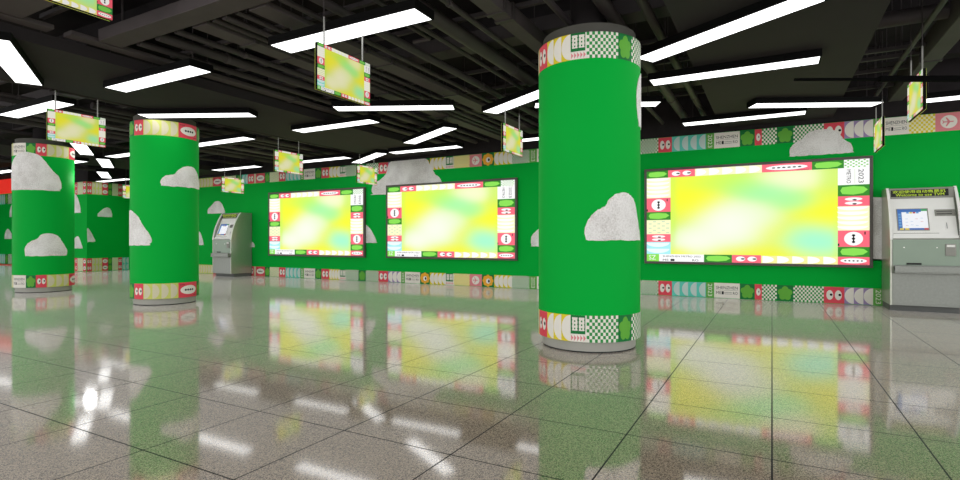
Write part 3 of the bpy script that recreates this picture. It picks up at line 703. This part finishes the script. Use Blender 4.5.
# bay between the two soffits in view
along_y('cable_tray', M['duct'], -7.2, -7.02, 3.5, 3.55, 1.2, 2.94, 'short cable tray at the top left, beside the left soffit edge', 'cable tray')
along_y('cable_tray', M['duct'], -7.2, -7.02, 3.5, 3.55, 3.1, 11.3, 'long cable tray running along the left soffit edge', 'cable tray', (4.6, 6.4))
along_y('cable_tray', M['duct'], -5.64, -5.4, 3.5, 3.55, 3.66, 11.3, 'cable tray left of the large hanging screen', 'cable tray', (4.3, 4.9, 6.8, 8.6))
along_y('cable_tray', M['duct'], -4.71, -4.45, 3.5, 3.56, 3.66, 11.3, 'wide clamped cable tray right of the large hanging screen', 'cable tray', (5.2, 5.7, 7.4, 9.0))
along_y('air_duct', M['duct'], -2.58, -2.4, 3.48, 3.64, .5, 11.3, 'square duct running towards the nearest column head', 'air duct', (4.9, 5.1, 8))
pipe_y(-6.3, 3.54, .06, 3.66, 11.3, 'pipe at the upper left between two cable trays')
pipe_y(-5.1, 3.52, .035, 3.66, 11.3, 'thin pipe behind the large hanging screen')
pipe_y(-3.95, 3.54, .05, 3.66, 11.3, 'slim pipe between the wide cable tray and the thick pipe')
pipe_y(-3.2, 3.56, .085, .5, 11.3, 'thick round pipe left of the nearest column')
pipe_y(-1.5, 3.55, .07, .5, 11.3, 'round pipe passing behind the nearest column head')
pipe_y(-1.14, 3.54, .05, .5, 11.3, 'slim pipe just right of the nearest column head')
along_x('air_duct', M['duct'], 3.36, 3.62, 3.5, 3.64, -6.98, -3.6, 'flat pale duct crossing the upper left ceiling', 'air duct')
along_x('air_duct', M['duct'], 1.9, 2.63, 3.5, 3.7, -6.98, -5.3, 'short wide duct at the very top left corner', 'air duct')
along_x('air_duct', M['pipe'], 6.0, 6.3, 3.67, 3.85, -7.25, -.95, 'dark duct crossing behind the nearest column head', 'air duct')
along_x('air_duct', M['pipe'], 9.0, 9.35, 3.67, 3.85, -7.25, -.95, 'dark duct crossing above the middle wall screen', 'air duct')
for x_, r_, lab_ in ((-5.28, .03, 'thin pipe hugging the tray left of the large hanging screen'), (-4.9, .028, 'thin pipe hugging the wide clamped cable tray on its left'),
                     (-4.25, .03, 'thin pipe hugging the wide clamped cable tray on its right'), (-3.44, .028, 'thin pipe beside the bent conduit'), (-2.85, .03, 'thin pipe between the thick round pipe and the square duct'),
                     (-5.95, .035, 'thin pipe left of the tray by the large hanging screen'), (-6.7, .04, 'thin pipe right of the tray along the left soffit'), (-1.95, .035, 'thin pipe between the square duct and the nearest column head')):
    pipe_y(x_, 3.53, r_, 3.66, 11.3, lab_)
# right bay
along_y('air_duct', M['duct'], 1.73, 1.93, 3.5, 3.78, 1.5, 11.3, 'tall square duct at the upper right edge', 'air duct', (6.6, 9.0))
pipe_y(1.5, 3.53, .028, 2.5, 11.3, 'thin pipe at the upper right, beside the tall square duct')
along_x('air_duct', M['pipe'], 7.62, 7.8, 3.62, 3.8, .97, 1.72, 'round stub duct between right soffit and tall square duct', 'air duct', rnd=True)
# bay left of the left soffit
along_y('cable_tray', M['duct'], -9.62, -9.42, 3.5, 3.55, 3, 11.3, 'cable tray behind the front left hanging screen', 'cable tray', (6, 9))
along_y('cable_tray', M['duct'], -12.3, -12.06, 3.5, 3.55, 3, 11.3, 'cable tray left of the middle column head', 'cable tray', (5, 8))
pipe_y(-10.6, 3.54, .06, 5, 11.3, 'pipe passing over the middle column lamp')
pipe_y(-11.4, 3.54, .05, 3, 11.3, 'slim pipe left of the middle column head')
pipe_y(-13.3, 3.55, .07, 3, 11.3, 'thick pipe near the leftmost column head')
along_x('air_duct', M['pipe'], 4.6, 4.95, 3.67, 3.85, B2[0], B2[1], 'dark duct crossing left of the front left hanging screen', 'air duct')
along_x('air_duct', M['pipe'], 9.0, 9.3, 3.67, 3.85, B2[0], B2[1], 'dark duct crossing beyond the middle column', 'air duct')
for x_, r_, lab_ in ((-9.95, .035, 'thin pipe behind the front left hanging screen'), (-11.0, .03, 'thin pipe over the middle column head'), (-12.75, .035, 'thin pipe right of the thick pipe near the leftmost column'), (-14.6, .04, 'thin pipe above the leftmost column head')):
    pipe_y(x_, 3.53, r_, 3.2, 11.3, lab_)
pipe_y(-18.6, 3.55, .07, 3, 9.9, 'thick pipe in the far left ceiling bay')
pipe_y(-20.2, 3.55, .06, 3, 9.9, 'slim pipe in the far left ceiling bay')
# small strut rails
for (x0, x1), ys, lab, grp in ((B1, (2.9, 4.4, 5.25, 7.0, 7.9, 8.4, 9.8), 'dark strut rail crossing the ceiling bay left of the right soffit', 'strut rails in the middle ceiling bay'),
                               ((B0[0], 1.71), (4.4, 6.6, 8.6, 8.95, 9.6, 10.6), 'dark strut rail crossing the right hand ceiling bay', 'strut rails in the right ceiling bay'),
                               (B2, (3.8, 5.6, 6.6, 7.6, 8.4, 10.0), 'dark strut rail crossing the left hand ceiling bay', 'strut rails in the left ceiling bay')):
    for y in ys:
        xb = x1 if x1 > 0 and x1 < 4 else x1
        along_x('strut_rail', M['pipe'], y, y + .05, 3.66 if x0 < 0 else 3.6, 3.71 if x0 < 0 else 3.65, x0, xb, lab, 'rail', grp)
# beams under the slab
k = 15
for y in (1.8, 4.1, 6.45, 8.7, 10.7):
    slab_obj('trim_%d' % k, M['slab'], -34, 8.5, y, y + .28, 4.02, SLAB); k += 1
# short bent conduit
root = empty('conduit', (-3.6, 5.0, 3.55), 'short bent conduit beside the thick round pipe', 'conduit')
bm = bmesh.new(); tube(bm, (-.02, -.35, .03), (-.02, .35, .03), .022); tube(bm, (-.02, .35, .03), (-.26, .35, .03), .022); tube(bm, (-.02, -.35, .03), (-.14, -.35, .03), .022)
tube(bm, (-.02, 0, .03), (-.02, 0, SLAB - 3.55), .006, 6)
link('conduit_body', bm, M['duct'], root, smooth=True)
# stray black line built as a bar with added hangers, upper right
root = empty('black_line_bar', (.89, 6.18, 2.6), 'thin black bar standing in for a stray line across the upper right corner', 'rail')
root.rotation_euler = (0, 0, math.radians(28.2))
bobj('slim_bar', M['rail'], (-.8, 0.01, -.012, .012, .043, .066), root)
bobj('thick_bar', M['rail'], (-.01, 1.9, -.02, .02, .034, .083), root)
for xx in (1.35, 1.8):
    bm = bmesh.new(); tube(bm, (xx, 0, .08), (xx, 0, SLAB - 2.6), .006, 8); link('hanger', bm, M['pipe'], root)

# ------------------------------------------------------------------ ticket machines
def prism(bm, prof, x0, x1):
    a = [bm.verts.new((x0, y, z)) for y, z in prof]; b = [bm.verts.new((x1, y, z)) for y, z in prof]
    n = len(prof)
    bm.faces.new(a); bm.faces.new(b[::-1])
    for i in range(n): bm.faces.new((a[i], a[(i + 1) % n], b[(i + 1) % n], b[i]))
def ticket_machine(xl, label):
    W = .9; dp = .74; y0 = D - .022 - dp
    root = empty('ticket_machine', (xl + W / 2, y0, 0), label, 'ticket machine', 'ticket vending machines along the wall')
    h = W / 2
    bobj('plinth', M['plinth'], (-h + .01, h - .01, .1, dp - .01, 0, .105), root)
    bm = bmesh.new()
    prism(bm, [(0, .1), (0, 1.165), (.03, 1.185), (.31, 1.86), (.36, 2.0), (dp, 2.0), (dp, .1)], -h + .025, h - .025)
    link('cabinet_body', bm, M['steel'], root)
    rail_prof = [(-.012, .1), (-.012, 1.16), (.005, 1.28), (.045, 1.45), (.105, 1.62), (.185, 1.79), (.27, 1.93), (.34, 2.015), (dp, 2.015), (dp, .1)]
    for sx in (-1, 1):
        bm = bmesh.new(); prism(bm, rail_prof, sx * h, sx * (h - .026)); link('side_panel', bm, M['steel2'], root)
        bm = bmesh.new()
        ins = rail_prof[1:8]
        for (ya, za), (yb, zb) in zip(ins, ins[1:]):
            x0, x1 = sorted((sx * (h + .002), sx * (h - .034)))
            vs = [bm.verts.new(p) for p in ((x0, ya - .012, za), (x1, ya - .012, za), (x1, yb - .012, zb), (x0, yb - .012, zb),
                                            (x0, ya + .012, za), (x1, ya + .012, za), (x1, yb + .012, zb), (x0, yb + .012, zb))]
            for f in ((0, 1, 2, 3), (4, 5, 6, 7), (0, 1, 5, 4), (2, 3, 7, 6), (0, 3, 7, 4), (1, 2, 6, 5)): bm.faces.new([vs[i] for i in f])
        bmesh.ops.remove_doubles(bm, verts=bm.verts[:], dist=1e-5)
        link('edge_rail', bm, M['whitep'], root)
    # sloped user panel frame: a across, v up the slope, o outwards
    P0 = Vector((0, .03, 1.185)); dv = Vector((0, .28, .675)); SL = dv.length; dv.normalize(); nv = Vector((0, -dv.z, dv.y))
    def slope(a, v, o): return P0 + Vector((a, 0, 0)) + dv * v + nv * o
    def sbox(name, m, a0, a1, v0, v1, o0, o1, par=root):
        bm = bmesh.new()
        vs = [bm.verts.new(slope(a, v, o)) for o in (o0, o1) for a, v in ((a0, v0), (a1, v0), (a1, v1), (a0, v1))]
        for f in ((0, 1, 2, 3), (4, 5, 6, 7), (0, 1, 5, 4), (1, 2, 6, 5), (2, 3, 7, 6), (3, 0, 4, 7)): bm.faces.new([vs[i] for i in f])
        bmesh.ops.bevel(bm, geom=bm.edges[:], offset=min(.003, abs(o1 - o0) * .3), segments=1, affect='EDGES')
        return link(name, bm, m, par)
    sbox('user_panel', M['whitep'], -.405, .405, .02, SL - .005, -.004, .012)
    sbox('panel_lip', M['whitep'], -.41, .41, -.02, .03, -.004, .03)
    # touch screen
    scr = sbox('touch_screen', M['greyp'], -.34, .07, .12, .51, .011, .016)
    A = Art(''); x0, z0, w, hh = -.325, .133, .38, .365
    A.rect(x0, z0, w, hh, '!tv_white', 0)
    A.rect(x0, z0, w * .14, hh, '!tv_blue'); A.rect(x0, z0 + hh * .86, w * .8, hh * .14, '!tv_blue'); A.rect(x0 + w * .8, z0 + hh * .9, w * .2, hh * .1, '!tv_green')
    A.rect(x0, z0, w, hh * .08, '!tv_blue'); A.rect(x0 + w * .86, z0, w * .14, hh * .08, '!tv_red', 2); A.rect(x0 + w * .04, z0, w * .14, hh * .08, '!tv_yellow', 2); A.rect(x0 + w * .22, z0, w * .14, hh * .08, '!tv_yellow', 2)
    for j in range(5): A.rect(x0 + w * .025, z0 + hh * (.16 + .135 * j), w * .09, hh * .09, '!tv_cyan', 2)
    for j, c in enumerate(('cyan', 'yellow', 'red', 'cyan')): A.rect(x0 + w * (.3 + .11 * j), z0 + hh * .79, w * .09, hh * .07, '!tv_' + c, 2)
    for j in range(9): A.rect(x0 + w * (.25 + .17 * (j % 4)), z0 + hh * (.2 + .16 * (j // 3) + .03 * (j % 2)), w * .09, hh * .012, '!tv_cyan' if j % 3 else '!tv_red', 2)
    A.build('screen_image', lambda a, v, o: slope(a, v, .0165 + o * .3), scr)
    # card slots, coin slot
    cs = sbox('card_slot', M['greyp'], .15, .40, .37, .48, .011, .026)
    sbox('slot_opening', M['ink'], .17, .36, .395, .408, .025, .028, cs); sbox('slot_opening', M['ink'], .17, .36, .44, .45, .025, .028, cs)
    co = sbox('coin_slot', M['whitep'], .262, .302, .13, .27, .011, .018); sbox('slot_opening', M['ink'], .278, .286, .15, .25, .017, .02, co)
    sbox('panel_groove', M['greyp'], -.395, .18, .07, .078, .011, .0135)
    # header with led line
    hd = bmesh.new(); prism(hd, [(.27, 1.832), (.3, 2.0), (.4, 2.012), (.4, 1.832)], -.42, .42); hd = link('header', hd, M['greyp'], root)
    hv = Vector((0, .03, .168)).normalized(); hn = Vector((0, -hv.z, hv.y)); H0 = Vector((0, .27, 1.832))
    hs = lambda a, v, o: H0 + Vector((a, 0, 0)) + hv * v + hn * o
    A = Art(''); A.rect(-.395, .03, .74, .115, '!ink', 0)
    A.text('欢迎使用自动售票机', -.37, .088, .68, .05, '!led', 1); A.text('Welcome to use TVM', -.33, .037, .62, .044, '!led', 1)
    A.build('led_display', hs, hd)
    # lower front
    bm = bmesh.new(); box(bm, -h + .03, h - .03, -.1, .0, .62, .64, .004); box(bm, -h + .03, h - .03, -.1, -.088, .64, .735, .004)
    box(bm, -h + .03, -h + .05, -.1, 0, .62, .735, .004); box(bm, h - .05, h - .03, -.1, 0, .62, .735, .004)
    link('ticket_tray', bm, M['steel'], root)
    bobj('front_panel', M['steel3'], (-.415, .415, -.008, .004, .745, 1.155), root, .002)
    bobj('ticket_slot', M['ink'], (-.24, -.05, -.012, 0, .755, .785), root)
    bobj('lower_door', M['steel'], (-.415, .415, -.006, .004, .13, .61), root, .002)
    cr = bobj('card_reader', M['greyp'], (.24, .37, -.022, 0, .9, 1.09), root, .006)
    bobj('reader_window', M['whitep'], (.255, .355, -.025, -.02, 1.04, 1.075), cr).location = (0, -.0115, .14)
    for xx in (-.27, .14):
        bm = bmesh.new(); tube(bm, (xx, -.012, 1.03), (xx, 0, 1.03), .01, 12); link('lock', bm, M['whitep'], root)
    return root
ticket_machine(1.68, 'silver ticket machine at the right edge beside the right screen')
ticket_machine(-15.58, 'silver ticket machine far away, left of the leftmost wall screen')

# ------------------------------------------------------------------ light, camera
w = bpy.data.worlds.new('concourse_light'); SC.world = w; w.use_nodes = True
w.node_tree.nodes['Background'].inputs[0].default_value = (1.0, 1.0, 1.0, 1)
w.node_tree.nodes['Background'].inputs[1].default_value = 2.3
def light(name, kind, loc, energy, **kw):
    l = bpy.data.lights.new(name, kind); l.energy = energy
    for k_, v_ in kw.items(): setattr(l, k_, v_)
    o_ = bpy.data.objects.new(name, l); o_.location = loc; COL.objects.link(o_); return o_
light('added_ceiling_fill', 'AREA', (-11.5, 6.5, 3.25), 36 * 7.0 * PI * .36, shape='RECTANGLE', size=36, size_y=7.0)  # unseen fill added below the ceiling to brighten the floor
light('lamp_by_column', 'POINT', (-14.1, 6.62, 2.6), 12, shadow_soft_size=.12)
cam = bpy.data.cameras.new('camera'); co = bpy.data.objects.new('camera', cam); COL.objects.link(co)
cam.lens = 20.0; cam.sensor_width = 36.0; cam.clip_start = .05
co.location = (0, 0, 1.15); co.rotation_euler = (PI / 2, 0, math.radians(28.7))
SC.camera = co
vs = SC.view_settings
vs.view_transform = 'Standard'; vs.look = 'None'; vs.gamma = 1.0; vs.exposure = 0.0; vs.use_curve_mapping = False
